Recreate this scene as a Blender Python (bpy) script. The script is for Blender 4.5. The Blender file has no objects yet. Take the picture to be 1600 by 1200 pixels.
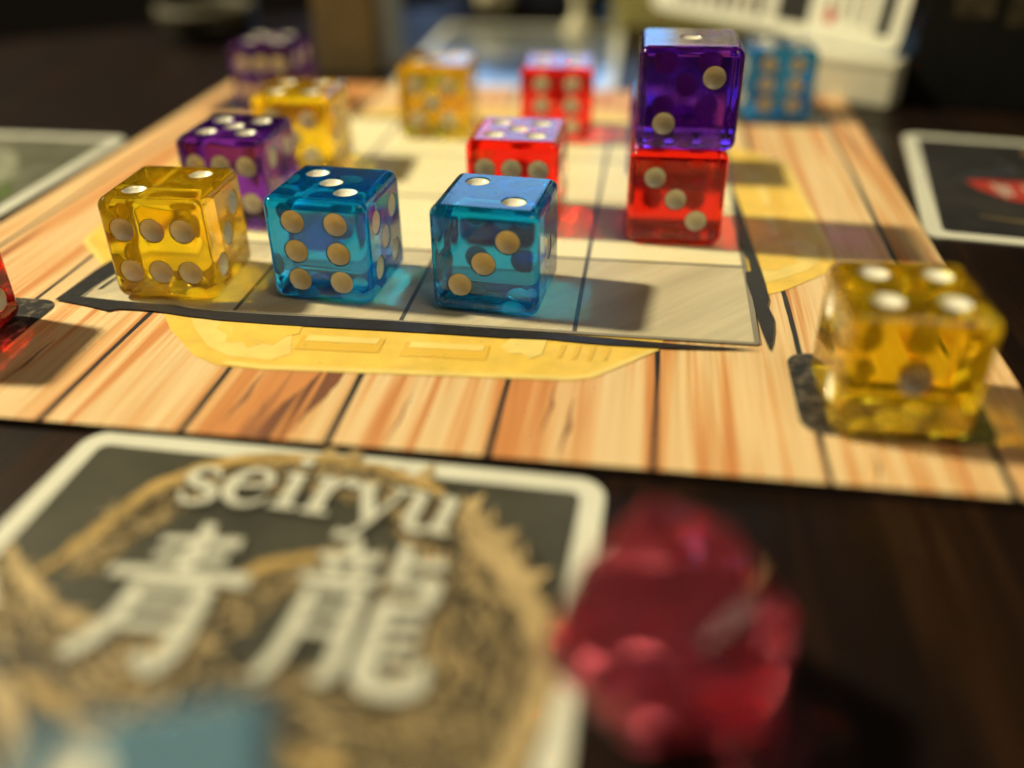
import bpy, bmesh, math, random
from mathutils import Vector, Matrix
from mathutils.geometry import tessellate_polygon

S = 0.0254            # one grid cell of the board is one inch; coordinates below are in cells
R = math.radians
random.seed(7)
scene = bpy.context.scene
COL = scene.collection

# ---------------------------------------------------------------- camera
cam_d = bpy.data.cameras.new('camera')
cam = bpy.data.objects.new('camera', cam_d)
COL.objects.link(cam)
CX, CY, CZ = 3.32615, -4.43708, 2.45696
yaw, pitch, roll, FPX = 0.152003, -0.560153, -0.011846, 1414.71
rot = Matrix.Rotation(yaw, 3, 'Z') @ Matrix.Rotation(pitch, 3, 'X')
r_, u_, f_ = rot @ Vector((1, 0, 0)), rot @ Vector((0, 0, 1)), rot @ Vector((0, 1, 0))
r2 = math.cos(roll) * r_ + math.sin(roll) * u_
u2 = -math.sin(roll) * r_ + math.cos(roll) * u_
M = Matrix((r2, u2, -f_)).transposed().to_4x4()
M.translation = Vector((CX, CY, CZ)) * S
cam.matrix_world = M
cam_d.sensor_width = 36
cam_d.lens = FPX / 1600 * 36
cam_d.clip_start = 0.005
cam_d.clip_end = 20
cam_d.dof.use_dof = True
cam_d.dof.focus_distance = 5.25 * S
cam_d.dof.aperture_fstop = 4.8
cam_d.dof.aperture_blades = 7
scene.camera = cam

# ---------------------------------------------------------------- world and lamps
world = bpy.data.worlds.new('World')
scene.world = world
world.use_nodes = True
bg = world.node_tree.nodes['Background']
bg.inputs[0].default_value = (1.0, 0.72, 0.42, 1)
bg.inputs[1].default_value = 0.006

ld = bpy.data.lights.new('table_lamp_light', 'POINT')          # warm lamp to the left, a metre away
ld.energy = 61
ld.color = (1.0, 0.90, 0.60)
ld.shadow_soft_size = 0.042
lamp = bpy.data.objects.new('table_lamp_light', ld)
lamp.location = Vector((-26.0, 3.6, 29.0)) * S
COL.objects.link(lamp)

wd = bpy.data.lights.new('window_light', 'AREA')               # pale blue window beyond the table, seen in the dice tops
wd.shape = 'RECTANGLE'
wd.size, wd.size_y = 23 * S, 20 * S
wd.energy = 2.6
wd.color = (0.30, 0.57, 1.0)
win = bpy.data.objects.new('window_light', wd)
win.location = Vector((-0.5, 62, 16.8)) * S
win.rotation_euler = (Vector((2.5, 1, 0.5)) * S - win.location).to_track_quat('-Z', 'Y').to_euler()
COL.objects.link(win)

cd = bpy.data.lights.new('fill_light', 'AREA')              # added weak warm fill that lifts the shadows, high up to the right
cd.shape = 'DISK'
cd.size = 34 * S
cd.energy = 4.6
cd.color = (1.0, 0.88, 0.62)
fill_ob = bpy.data.objects.new('fill_light', cd)
fill_ob.location = Vector((32, -20, 54)) * S
fill_ob.rotation_euler = (Vector((2, 1, 0)) * S - fill_ob.location).to_track_quat('-Z', 'Y').to_euler()
COL.objects.link(fill_ob)

vs = scene.view_settings
vs.view_transform = 'Standard'
vs.look = 'None'
vs.exposure = 0.0
vs.gamma = 1.0
vs.use_curve_mapping = False
cy = scene.cycles
cy.max_bounces = 24
cy.transmission_bounces = 20
cy.glossy_bounces = 8
cy.diffuse_bounces = 4
cy.transparent_max_bounces = 16
cy.volume_bounces = 3
cy.caustics_refractive = True
cy.caustics_reflective = True
cy.blur_glossy = 0.0
cy.sample_clamp_indirect = 0.0
cy.sample_clamp_direct = 0.0
cy.use_denoising = True
try:
    cy.denoiser = 'OPENIMAGEDENOISE'
    cy.denoising_input_passes = 'RGB_ALBEDO_NORMAL'
    cy.denoising_prefilter = 'ACCURATE'
except Exception:
    pass
cy.use_adaptive_sampling = False

# ---------------------------------------------------------------- materials
def new_mat(name):
    m = bpy.data.materials.new(name)
    m.use_nodes = True
    nt = m.node_tree
    return m, nt, nt.nodes['Principled BSDF']

def N(nt, typ, **kw):
    n = nt.nodes.new(typ)
    for k, v in kw.items():
        setattr(n, k, v)
    return n

def coords(nt, sx, sy, sz=1.0, random_shift=False, rz=0.0):
    """object coordinates in cells, scaled (and shifted by object)"""
    tc = N(nt, 'ShaderNodeTexCoord')
    mp = N(nt, 'ShaderNodeMapping')
    mp.inputs['Scale'].default_value = (sx / S, sy / S, sz / S)
    if rz:
        vr = N(nt, 'ShaderNodeVectorRotate', rotation_type='Z_AXIS')
        vr.inputs['Angle'].default_value = rz
        nt.links.new(tc.outputs['Object'], vr.inputs['Vector'])
        nt.links.new(vr.outputs['Vector'], mp.inputs['Vector'])
    else:
        nt.links.new(tc.outputs['Object'], mp.inputs['Vector'])
    out = mp.outputs['Vector']
    if random_shift:
        oi = N(nt, 'ShaderNodeObjectInfo')
        ml = N(nt, 'ShaderNodeMath', operation='MULTIPLY')
        ml.inputs[1].default_value = 57.0
        nt.links.new(oi.outputs['Random'], ml.inputs[0])
        ad = N(nt, 'ShaderNodeVectorMath', operation='ADD')
        nt.links.new(out, ad.inputs[0])
        nt.links.new(ml.outputs[0], ad.inputs[1])
        out = ad.outputs[0]
    return out

def noise(nt, vec, scale=1.0, detail=3.0, rough=0.55, dist=0.0):
    n = N(nt, 'ShaderNodeTexNoise')
    n.inputs['Scale'].default_value = scale
    n.inputs['Detail'].default_value = detail
    n.inputs['Roughness'].default_value = rough
    n.inputs['Distortion'].default_value = dist
    nt.links.new(vec, n.inputs['Vector'])
    return n.outputs['Fac']

def ramp(nt, fac, stops):
    r = N(nt, 'ShaderNodeValToRGB')
    e = r.color_ramp.elements
    while len(e) < len(stops):
        e.new(0.5)
    for el, (p, c) in zip(e, stops):
        el.position = p
        el.color = (*c, 1)
    nt.links.new(fac, r.inputs['Fac'])
    return r.outputs['Color']

def mix(nt, fac, a, b, mode='MIX'):
    m = N(nt, 'ShaderNodeMix', data_type='RGBA', blend_type=mode)
    for sock, v in ((m.inputs[0], fac), (m.inputs[6], a), (m.inputs[7], b)):
        if isinstance(v, (int, float)):
            sock.default_value = v
        elif isinstance(v, tuple):
            sock.default_value = (*v, 1)
        else:
            nt.links.new(v, sock)
    return m.outputs[2]

def bump(nt, bsdf, fac, strength, dist):
    b = N(nt, 'ShaderNodeBump')
    b.inputs['Strength'].default_value = strength
    b.inputs['Distance'].default_value = dist
    nt.links.new(fac, b.inputs['Height'])
    nt.links.new(b.outputs['Normal'], bsdf.inputs['Normal'])

def printed_paper(nt, b, rough=0.55, spec=0.35):
    """faint paper tooth shared by every printed surface of the board"""
    b.inputs['Roughness'].default_value = rough
    b.inputs['Specular IOR Level'].default_value = spec
    f = noise(nt, coords(nt, 40, 40, 40), 1.0, 2.0)
    bump(nt, b, f, 0.12, 0.0001)

def mat_flat(name, col, rough=0.6, spec=0.3, var=0.12, vs_=6.0, coat=0.0):
    m, nt, b = new_mat(name)
    f = noise(nt, coords(nt, vs_, vs_, vs_, True), 1.0, 4.0)
    lo = tuple(max(0, c * (1 - var)) for c in col)
    hi = tuple(min(1, c * (1 + var)) for c in col)
    nt.links.new(ramp(nt, f, [(0.3, lo), (0.7, hi)]), b.inputs['Base Color'])
    b.inputs['Roughness'].default_value = rough
    b.inputs['Specular IOR Level'].default_value = spec
    b.inputs['Coat Weight'].default_value = coat
    b.inputs['Coat Roughness'].default_value = 0.12
    return m

def mat_plank(name, stops, freq=5.0):
    m, nt, b = new_mat(name)
    broad = noise(nt, coords(nt, freq * 0.55, 0.16, 1, True), 1.0, 2.0, 0.5, 0.25)
    fine = noise(nt, coords(nt, freq * 2.8, 0.28, 1, True), 1.0, 3.0, 0.6, 0.15)
    hair = noise(nt, coords(nt, freq * 9, 0.6, 1, True), 1.0, 2.0, 0.6)
    a = N(nt, 'ShaderNodeMath', operation='MULTIPLY_ADD')
    nt.links.new(fine, a.inputs[0]); a.inputs[1].default_value = 0.55
    bb = N(nt, 'ShaderNodeMath', operation='MULTIPLY')
    nt.links.new(broad, bb.inputs[0]); bb.inputs[1].default_value = 0.55
    nt.links.new(bb.outputs[0], a.inputs[2])
    c = ramp(nt, a.outputs[0], stops)
    h = ramp(nt, hair, [(0.30, (0.84, 0.76, 0.66)), (0.55, (1, 1, 1))])
    nt.links.new(mix(nt, 0.8, c, h, 'MULTIPLY'), b.inputs['Base Color'])
    printed_paper(nt, b)
    return m

PALE = (0.84, 0.60, 0.31)
TAN = (0.78, 0.44, 0.18)
ORG = (0.66, 0.27, 0.085)
BRN = (0.24, 0.085, 0.04)
m_plank_pale = mat_plank('plank print pale', [(0.40, ORG), (0.46, TAN), (0.51, PALE), (0.57, PALE), (0.61, TAN), (0.66, ORG)], 5.0)
m_plank_orange = mat_plank('plank print orange', [(0.37, BRN), (0.43, ORG), (0.52, ORG), (0.58, TAN), (0.66, PALE)], 4.0)
m_plank_dark = mat_plank('plank print dark', [(0.40, BRN), (0.50, (0.17, 0.075, 0.04)), (0.57, ORG), (0.66, TAN)], 6.0)
m_plank_mid = mat_plank('plank print tan', [(0.38, BRN), (0.43, ORG), (0.49, TAN), (0.55, PALE), (0.62, TAN), (0.67, ORG)], 5.5)

def mat_ink(name, col=(0.022, 0.021, 0.022)):
    m, nt, b = new_mat(name)
    f = noise(nt, coords(nt, 22, 22, 22), 1.0, 4.0, 0.7)
    nt.links.new(ramp(nt, f, [(0.55, col), (0.80, tuple(c * 2.2 + 0.01 for c in col))]), b.inputs['Base Color'])
    printed_paper(nt, b, 0.5)
    return m
m_ink = mat_ink('black printing ink')
m_line = mat_ink('grey grid line ink', (0.085, 0.075, 0.06))
m_edge = mat_flat('grey grid edge ink', (0.26, 0.23, 0.17), 0.6)

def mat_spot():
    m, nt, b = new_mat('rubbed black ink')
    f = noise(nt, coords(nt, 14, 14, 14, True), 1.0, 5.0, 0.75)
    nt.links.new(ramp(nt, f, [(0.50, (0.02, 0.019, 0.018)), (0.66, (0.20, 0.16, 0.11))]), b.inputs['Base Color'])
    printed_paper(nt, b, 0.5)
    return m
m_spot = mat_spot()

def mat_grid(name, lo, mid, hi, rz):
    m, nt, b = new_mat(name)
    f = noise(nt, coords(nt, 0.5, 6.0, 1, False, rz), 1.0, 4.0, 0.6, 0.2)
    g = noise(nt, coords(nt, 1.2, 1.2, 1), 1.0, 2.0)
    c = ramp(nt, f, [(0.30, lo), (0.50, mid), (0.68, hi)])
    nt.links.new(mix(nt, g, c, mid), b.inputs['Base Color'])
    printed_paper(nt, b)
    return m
m_grid = mat_grid('cream grid print', (0.82, 0.68, 0.37), (0.88, 0.79, 0.49), (0.90, 0.83, 0.56), R(-14))
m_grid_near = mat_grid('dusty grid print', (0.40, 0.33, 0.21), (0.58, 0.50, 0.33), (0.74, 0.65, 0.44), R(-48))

m_yel = mat_flat('golden yellow print', (0.88, 0.58, 0.095), 0.5, 0.35, 0.12, 5)
m_yel_l = mat_flat('light yellow print', (0.90, 0.67, 0.19), 0.5, 0.35, 0.10, 5)
m_yel_d = mat_flat('ochre print', (0.83, 0.51, 0.065), 0.5, 0.35, 0.06, 4)
m_core = mat_flat('board paper core', (0.05, 0.035, 0.025), 0.7)

def mat_table():
    m, nt, b = new_mat('dark stained wood')
    f = noise(nt, coords(nt, 4.5, 0.30, 1), 1.0, 6.0, 0.65, 0.4)
    g = noise(nt, coords(nt, 22, 0.9, 1), 1.0, 3.0, 0.6)
    c = ramp(nt, f, [(0.30, (0.004, 0.0018, 0.0012)), (0.52, (0.012, 0.005, 0.0026)), (0.72, (0.040, 0.018, 0.008))])
    h = ramp(nt, g, [(0.35, (0.55, 0.5, 0.5)), (0.62, (1, 1, 1)), (0.80, (1.0, 1.0, 1.0))])
    wood = mix(nt, 1.0, c, h, 'MULTIPLY')
    sp = noise(nt, coords(nt, 17, 17, 17), 1.0, 2.0, 0.5)          # settled dust
    dust = ramp(nt, sp, [(0.745, (0, 0, 0)), (0.80, (1, 1, 1))])
    nt.links.new(mix(nt, dust, wood, (0.075, 0.062, 0.045)), b.inputs['Base Color'])
    b.inputs['Specular IOR Level'].default_value = 0.3
    rr = ramp(nt, f, [(0.3, (0.50,) * 3), (0.7, (0.38,) * 3)])
    nt.links.new(rr, b.inputs['Roughness'])
    bump(nt, b, g, 0.25, 0.0003)
    return m
m_table = mat_table()

def mat_glass(name, col, absorb, dens, haze=0.05, trans=1.0, wave=0.02, milk=0.0):
    m, nt, b = new_mat(name)
    b.inputs['Base Color'].default_value = (*col, 1)
    b.inputs['Transmission Weight'].default_value = trans
    b.inputs['IOR'].default_value = 1.49
    b.inputs['Roughness'].default_value = haze
    out = nt.nodes['Material Output']
    va = N(nt, 'ShaderNodeVolumeAbsorption')
    va.inputs['Color'].default_value = (*absorb, 1)
    va.inputs['Density'].default_value = dens
    if milk:                                   # a little cloudiness in the dyed plastic
        vsn = N(nt, 'ShaderNodeVolumeScatter')
        vsn.inputs['Color'].default_value = (*[0.10 + 0.90 * c for c in col], 1)
        vsn.inputs['Density'].default_value = milk
        vsn.inputs['Anisotropy'].default_value = 0.2
        ad = N(nt, 'ShaderNodeAddShader')
        nt.links.new(va.outputs['Volume'], ad.inputs[0])
        nt.links.new(vsn.outputs['Volume'], ad.inputs[1])
        nt.links.new(ad.outputs[0], out.inputs['Volume'])
    else:
        nt.links.new(va.outputs['Volume'], out.inputs['Volume'])
    if wave:                                   # moulded faces are never quite flat
        bump(nt, b, noise(nt, coords(nt, 6, 6, 6, True), 1.0, 1.0), wave, 0.0008)
    return m
G = {
    'yellow': mat_glass('yellow acrylic', (1.0, 0.74, 0.03), (1.0, 0.79, 0.03), 20, 0.05, 0.965, 0.02, 25),
    'blue': mat_glass('blue acrylic', (0.004, 0.35, 1.0), (0.02, 0.78, 1.0), 5, 0.05, 0.98, 0.02, 20),
    'purple': mat_glass('purple acrylic', (0.36, 0.08, 0.68), (0.45, 0.12, 0.85), 70, 0.05, 0.98, 0.02, 10),
    'red': mat_glass('red acrylic', (1.0, 0.04, 0.02), (1.0, 0.08, 0.04), 40, 0.05, 0.97, 0.02, 12),
    'pale blue': mat_glass('milky pale blue acrylic', (0.20, 0.36, 0.46), (0.25, 0.7, 1.0), 25, 0.08, 0.45),
    'gem': mat_glass('rose acrylic', (1.0, 0.17, 0.23), (1.0, 0.32, 0.36), 4, 0.05, 0.93, 0.0, 5),
}
m_pip = mat_flat('ivory pip paint', (0.84, 0.79, 0.64), 0.28, 0.5, 0.08, 9)

# ---------------------------------------------------------------- mesh helpers (coordinates in cells)
def link(name, me, mat=None, parent=None):
    o = bpy.data.objects.new(name, me)
    COL.objects.link(o)
    if mat is not None and me is not None:
        me.materials.append(mat)
    if parent is not None:
        o.parent = parent
    return o

def mesh(name, verts, faces):
    me = bpy.data.meshes.new(name)
    me.from_pydata([(x * S, y * S, z * S) for x, y, z in verts], [], faces)
    me.update()
    return me

def thing(name, label, cat, group=None, loc=(0, 0, 0), rz=0.0):
    o = bpy.data.objects.new(name, None)
    o.empty_display_size = 0.005
    COL.objects.link(o)
    o.location = Vector(loc) * S
    o.rotation_euler = (0, 0, rz)
    o['label'] = label
    o['category'] = cat
    if group:
        o['group'] = group
    return o

def area2(p):
    return sum(p[i][0] * p[(i + 1) % len(p)][1] - p[(i + 1) % len(p)][0] * p[i][1] for i in range(len(p)))

def sheet(name, pts, z, mat, parent=None):
    pts = list(pts)
    if area2(pts) < 0:
        pts.reverse()
    tris = tessellate_polygon([[Vector((x, y, 0)) for x, y in pts]]) if len(pts) > 4 else [tuple(range(len(pts)))]
    faces = []
    for t in tris:
        t = tuple(t)
        if area2([pts[k] for k in t]) < 0:
            t = t[::-1]
        faces.append(t)
    return link(name, mesh(name, [(x, y, z) for x, y in pts], faces), mat, parent)

def rect(x0, y0, x1, y1):
    return [(x0, y0), (x1, y0), (x1, y1), (x0, y1)]

def rrect(x0, y0, x1, y1, r, n=8):
    out = []
    for cx, cyy, a in ((x1 - r, y1 - r, 0), (x0 + r, y1 - r, 90), (x0 + r, y0 + r, 180), (x1 - r, y0 + r, 270)):
        for i in range(n + 1):
            t = R(a + 90 * i / n)
            out.append((cx + r * math.cos(t), cyy + r * math.sin(t)))
    return out

def smooth_path(pts, n=8):
    out = []
    for i in range(len(pts) - 1):
        p0 = pts[max(i - 1, 0)]; p1 = pts[i]; p2 = pts[i + 1]; p3 = pts[min(i + 2, len(pts) - 1)]
        for k in range(n):
            t = k / n
            out.append(tuple(0.5 * (2 * b + (c - a) * t + (2 * a - 5 * b + 4 * c - d) * t * t + (3 * b - a - 3 * c + d) * t ** 3)
                             for a, b, c, d in zip(p0, p1, p2, p3)))
    out.append(pts[-1])
    return out

def band(name, pts, z, mat, parent=None, n=8, jitter=0.0):
    """flat ribbon along a smooth path of (x, y, width)"""
    P = smooth_path(pts, n)
    vs_, fs = [], []
    for i, (x, y, w) in enumerate(P):
        a = P[max(i - 1, 0)]; b = P[min(i + 1, len(P) - 1)]
        d = Vector((b[0] - a[0], b[1] - a[1])).normalized()
        nrm = Vector((-d.y, d.x))
        wl = w / 2 + random.uniform(-jitter, jitter)
        wr = w / 2 + random.uniform(-jitter, jitter)
        vs_ += [(x + nrm.x * wl, y + nrm.y * wl, z), (x - nrm.x * wr, y - nrm.y * wr, z)]
        if i:
            fs.append((2 * i - 2, 2 * i - 1, 2 * i + 1, 2 * i))
    return link(name, mesh(name, vs_, fs), mat, parent)

def prism(name, pts, z0, z1, mat, parent=None):
    pts = list(pts)
    if area2(pts) < 0:
        pts.reverse()
    n = len(pts)
    vs_ = [(x, y, z0) for x, y in pts] + [(x, y, z1) for x, y in pts]
    fs = [tuple(range(n))[::-1], tuple(range(n, 2 * n))] + [(i, (i + 1) % n, n + (i + 1) % n, n + i) for i in range(n)]
    return link(name, mesh(name, vs_, fs), mat, parent)

def bevel_box(name, x0, y0, z0, x1, y1, z1, mat, parent=None, bev=0.03, seg=3):
    bm = bmesh.new()
    bmesh.ops.create_cube(bm, size=1.0)
    for v in bm.verts:
        v.co = Vector(((x0 + x1) / 2 + v.co.x * (x1 - x0), (y0 + y1) / 2 + v.co.y * (y1 - y0), (z0 + z1) / 2 + v.co.z * (z1 - z0))) * S
    bmesh.ops.bevel(bm, geom=list(bm.edges), offset=bev * S, segments=seg, profile=0.5, affect='EDGES')
    me = bpy.data.meshes.new(name)
    bm.to_mesh(me); bm.free()
    return link(name, me, mat, parent)

def text_mesh(name, body, x, y, z, size, mat, parent, rz=0.0, bold=0.0, sx=1.0, shear=0.0):
    cu = bpy.data.curves.new('txt', 'FONT')
    cu.body = body
    cu.size = size * S
    cu.align_x = 'CENTER'; cu.align_y = 'CENTER'
    cu.offset = bold * S
    cu.shear = shear
    cu.resolution_u = 4
    to = bpy.data.objects.new('txt', cu)
    COL.objects.link(to)
    dg = bpy.context.evaluated_depsgraph_get()
    me = bpy.data.meshes.new_from_object(to.evaluated_get(dg))
    bpy.data.objects.remove(to)
    bpy.data.curves.remove(cu)
    me.transform(Matrix.Diagonal((sx, 1, 1, 1)))
    me.transform(Matrix.Translation(Vector((x, y, z)) * S) @ Matrix.Rotation(rz, 4, 'Z'))
    me.materials.clear()
    return link(name, me, mat, parent)

# ---------------------------------------------------------------- the table (setting)
TZ = -0.05
def build_table():
    pts = [(-40, -30), (45, -30), (45, 11.5), (-0.5, 10.2), (-3.3, 8.65), (-6.0, 6.8), (-40, 1.0)]
    n = len(pts)
    vs_ = [(x, y, TZ) for x, y in pts] + [(x, y, TZ - 1.0) for x, y in pts]
    fs = [tuple(range(n)), tuple(range(n, 2 * n))[::-1]] + [((i + 1) % n, i, n + i, n + (i + 1) % n) for i in range(n)]
    o = link('table_top', mesh('table_top', vs_, fs), m_table)
    o['kind'] = 'structure'
    o['label'] = 'dark brown stained wooden table top under the game'
    return o
table = build_table()

# ---------------------------------------------------------------- the printed game board
board = thing('game_board', 'square paper game board printed with wooden planks and a four by four grid', 'game board', loc=(0, 0, 0))
B0, B1 = -1.25, 5.27
N0, N1 = -1.19, 5.32
slab = prism('board_sheet', rect(B0, N0, B1, N1), TZ + 0.002, -0.001, m_core, board)
seams = [-1.0, -0.28, 0.505, 1.225, 1.945, 2.715, 3.46, 4.21, 4.975]
xs = [B0] + seams + [B1]
kinds = [m_plank_mid, m_plank_mid, m_plank_pale, m_plank_pale, m_plank_orange, m_plank_pale, m_plank_orange, m_plank_pale, m_plank_pale, m_plank_mid]
for i in range(len(xs) - 1):
    sheet('printed_plank', rect(xs[i], N0, xs[i + 1], N1), 0.0005, kinds[i], board)
for i, x in enumerate(seams):
    pts = []
    k = 9
    for j in range(k + 1):
        y = N0 + (N1 - N0) * j / k
        w = 0.024 + 0.014 * random.random()
        pts.append((x + random.uniform(-0.008, 0.008), y, w))
    band('plank_seam', pts, 0.002, m_ink, board, 6, 0.0015)
# darker grain printed on some planks
band('grain_streak', [(1.665, N0, 0.17), (1.70, -0.95, 0.17), (1.76, -0.75, 0.15), (1.80, -0.50, 0.12)], 0.0012, m_plank_dark, board, 8, 0.004)
m_bs = mat_flat('brown grain print', (0.30, 0.13, 0.06), 0.6, 0.3, 0.4, 9)
for x, y0, y1, w in ((1.40, -1.1, -0.62, 0.030), (3.03, -1.15, -0.65, 0.026), (2.93, -1.0, -0.5, 0.020), (0.10, -0.98, -0.42, 0.026), (-0.12, -0.95, -0.3, 0.02), (1.52, -1.15, -0.8, 0.02), (2.22, -1.16, -0.72, 0.015), (4.42, -1.16, -0.9, 0.016)):
    ym = (y0 + y1) / 2
    band('grain_streak', [(x, y0, 0.002), (x + 0.01, (y0 + ym) / 2, w * 0.6), (x + 0.025, ym, w), (x + 0.02, (y1 + ym) / 2, w * 0.5), (x + 0.03, y1, 0.001)], 0.0014, m_bs, board, 8, 0.0015)

# corner spots, one for each die off the grid
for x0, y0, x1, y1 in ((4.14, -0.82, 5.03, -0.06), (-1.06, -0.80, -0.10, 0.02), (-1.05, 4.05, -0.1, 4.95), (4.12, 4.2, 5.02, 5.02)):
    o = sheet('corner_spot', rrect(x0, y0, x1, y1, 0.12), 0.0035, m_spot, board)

# yellow banners on the four sides of the grid
def banner(rotk):
    def T(p):
        x, y = p[0] - 2, p[1] - 2
        for _ in range(rotk):
            x, y = -y, x
        return (x + 2, y + 2)
    def TT(ps):
        return [T(p) for p in ps]
    out = [(0.56, -0.02), (0.72, -0.24), (0.98, -0.50), (1.14, -0.585), (1.4, -0.60), (3.02, -0.50), (3.14, -0.46), (3.47, -0.13), (3.5, 0.0)]
    b = sheet('yellow_banner', TT(out), 0.0035, m_yel, board)
    sheet('banner_edge', TT([(1.16, -0.565), (1.4, -0.598), (3.02, -0.498), (3.14, -0.458), (3.47, -0.13), (3.42, -0.13), (3.10, -0.435), (3.0, -0.462), (1.4, -0.55), (1.20, -0.535)]), 0.005, m_yel_l, board)
    sheet('banner_field', TT([(0.78, -0.1), (0.86, -0.22), (1.02, -0.40), (1.18, -0.49), (1.42, -0.50), (1.50, -0.42), (1.40, -0.1)]), 0.005, m_yel_l, board)
    # leafy cloud ornament, two panels and scroll marks
    sheet('banner_ornament', TT([(0.98, -0.1), (0.98, -0.2), (1.07, -0.26), (1.10, -0.35), (1.19, -0.33), (1.24, -0.39), (1.31, -0.33), (1.37, -0.35), (1.40, -0.25), (1.47, -0.2), (1.46, -0.1)]), 0.0062, m_yel, board)
    for x0 in (1.50, 2.09):
        sheet('banner_panel', TT([(x0, -0.37), (x0 + 0.47, -0.355), (x0 + 0.47, -0.20), (x0, -0.215)]), 0.0062, m_yel_d, board)
        sheet('banner_panel', TT([(x0 + 0.03, -0.275), (x0 + 0.44, -0.262), (x0 + 0.44, -0.20), (x0 + 0.03, -0.21)]), 0.0075, m_yel_l, board)
    sheet('banner_ornament', TT([(2.66, -0.1), (2.62, -0.2), (2.67, -0.27), (2.74, -0.26), (2.79, -0.31), (2.85, -0.26), (2.86, -0.1)]), 0.0062, m_yel_l, board)
    for k in range(4):
        x0 = 2.93 + 0.08 * k
        sheet('banner_ornament', TT([(x0, -0.28), (x0 + 0.025, -0.28), (x0 + 0.045, -0.14), (x0 + 0.015, -0.14)]), 0.0062, m_yel_d, board)
for k in range(4):
    banner(k)

# the grid: cream cells, thin lines, grey edge
for j in range(4):
    for i in range(4):
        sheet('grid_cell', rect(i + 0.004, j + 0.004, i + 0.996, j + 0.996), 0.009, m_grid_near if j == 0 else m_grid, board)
for i in range(5):
    w = 0.032 if i in (0, 4) else 0.026
    band('grid_line', [(i + random.uniform(-.004, .004), 4 * k / 6, w) for k in range(7)], 0.0105, m_edge if i in (0, 4) else m_line, board, 4)
    band('grid_line', [(4 * k / 6, i + random.uniform(-.004, .004), w * 0.9) for k in range(7)], 0.0112, m_edge if i in (0, 4) else m_line, board, 4)
# hand-brushed black frame
ZS = 0.0126
near = [(-0.14, 0.01), (-0.13, 0.22), (-0.12, 0.45), (-0.09, 0.62), (0.0, 0.80), (0.03, 0.84), (0.02, 0.62), (0.035, 0.40), (0.0, 0.22), (-0.015, 0.07),
        (0.25, 0.045), (0.48, 0.035), (0.62, 0.03), (0.75, 0.0), (0.95, -0.012), (1.25, -0.012), (1.6, -0.004), (1.95, 0.0), (2.3, -0.006), (2.62, -0.012),
        (2.9, -0.028), (3.2, -0.04), (3.55, -0.058), (3.8, -0.062), (4.03, -0.065), (3.82, -0.088), (3.55, -0.112), (3.2, -0.118), (3.05, -0.112), (2.88, -0.098), (2.62, -0.110), (2.3, -0.108),
        (1.95, -0.112), (1.6, -0.118), (1.25, -0.122), (0.98, -0.116), (0.74, -0.090), (0.55, -0.058), (0.40, -0.052), (0.30, -0.056), (0.255, -0.088), (0.18, -0.064), (0.05, -0.03)]
sheet('ink_stroke', near, ZS, m_ink, board)
sheet('ink_stroke', [(0.04, 0.17), (0.055, 0.30), (0.075, 0.40), (0.085, 0.41), (0.075, 0.30), (0.065, 0.19)], ZS, m_ink, board)
right = [(4.015, 2.35), (4.045, 2.0), (4.065, 1.6), (4.085, 1.2), (4.105, 0.85), (4.11, 0.55), (4.095, 0.46), (4.115, 0.30), (4.105, 0.16), (4.085, 0.03), (4.06, -0.075), (4.05, 0.0), (4.035, 0.14),
         (4.02, 0.36), (4.015, 0.55), (3.995, 0.78), (4.0, 0.92), (4.035, 0.94), (4.03, 1.1), (3.985, 1.34), (4.0, 1.6), (3.995, 1.95)]
sheet('ink_stroke', right, ZS, m_ink, board)
sheet('ink_stroke', [(4.0, 4.03), (3.2, 4.07), (2.2, 4.08), (1.1, 4.06), (0.1, 4.04), (0.0, 4.01), (1.1, 3.995), (2.2, 3.99), (3.3, 4.0)], ZS, m_ink, board)
sheet('ink_stroke', [(-0.02, 4.0), (-0.07, 3.2), (-0.08, 2.3), (-0.06, 1.4), (-0.02, 1.05), (0.01, 1.4), (0.01, 2.3), (0.005, 3.2)], ZS, m_ink, board)

# ---------------------------------------------------------------- dice
D = 0.63
H = D / 2
RB = 0.062               # edge rounding
PA, PD = 0.0745, 0.041   # pip radius and depth
PR = (PA * PA + PD * PD) / (2 * PD)
o_ = 0.225 * D
a_, b_ = 0.285 * D, 0.205 * D
PIPS = {1: [(0, 0)], 2: [(-o_, -o_), (o_, o_)], 3: [(-o_, -o_), (0, 0), (o_, o_)], 4: [(-o_, -o_), (o_, -o_), (-o_, o_), (o_, o_)],
        5: [(-o_, -o_), (o_, -o_), (0, 0), (-o_, o_), (o_, o_)], 6: [(x, y) for x in (-a_, 0, a_) for y in (-b_, b_)]}
X, Y, Z = Vector((1, 0, 0)), Vector((0, 1, 0)), Vector((0, 0, 1))
# faces of a die as it lies with six in front, two on top, three at the right: value, outward axis, u, v
FACES = [(6, -Y, X, Z), (2, Z, X, Y), (3, X, Y, Z), (1, Y, -X, Z), (5, -Z, X, -Y), (4, -X, -Y, Z)]
FAXIS = {v: n for v, n, _, _ in FACES}

def pip_frames():
    for val, n, u, v in FACES:
        for p, q in PIPS[val]:
            c = n * H + u * p + v * q
            m = Matrix((u, v, n)).transposed().to_4x4()
            m.translation = c
            yield m

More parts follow.
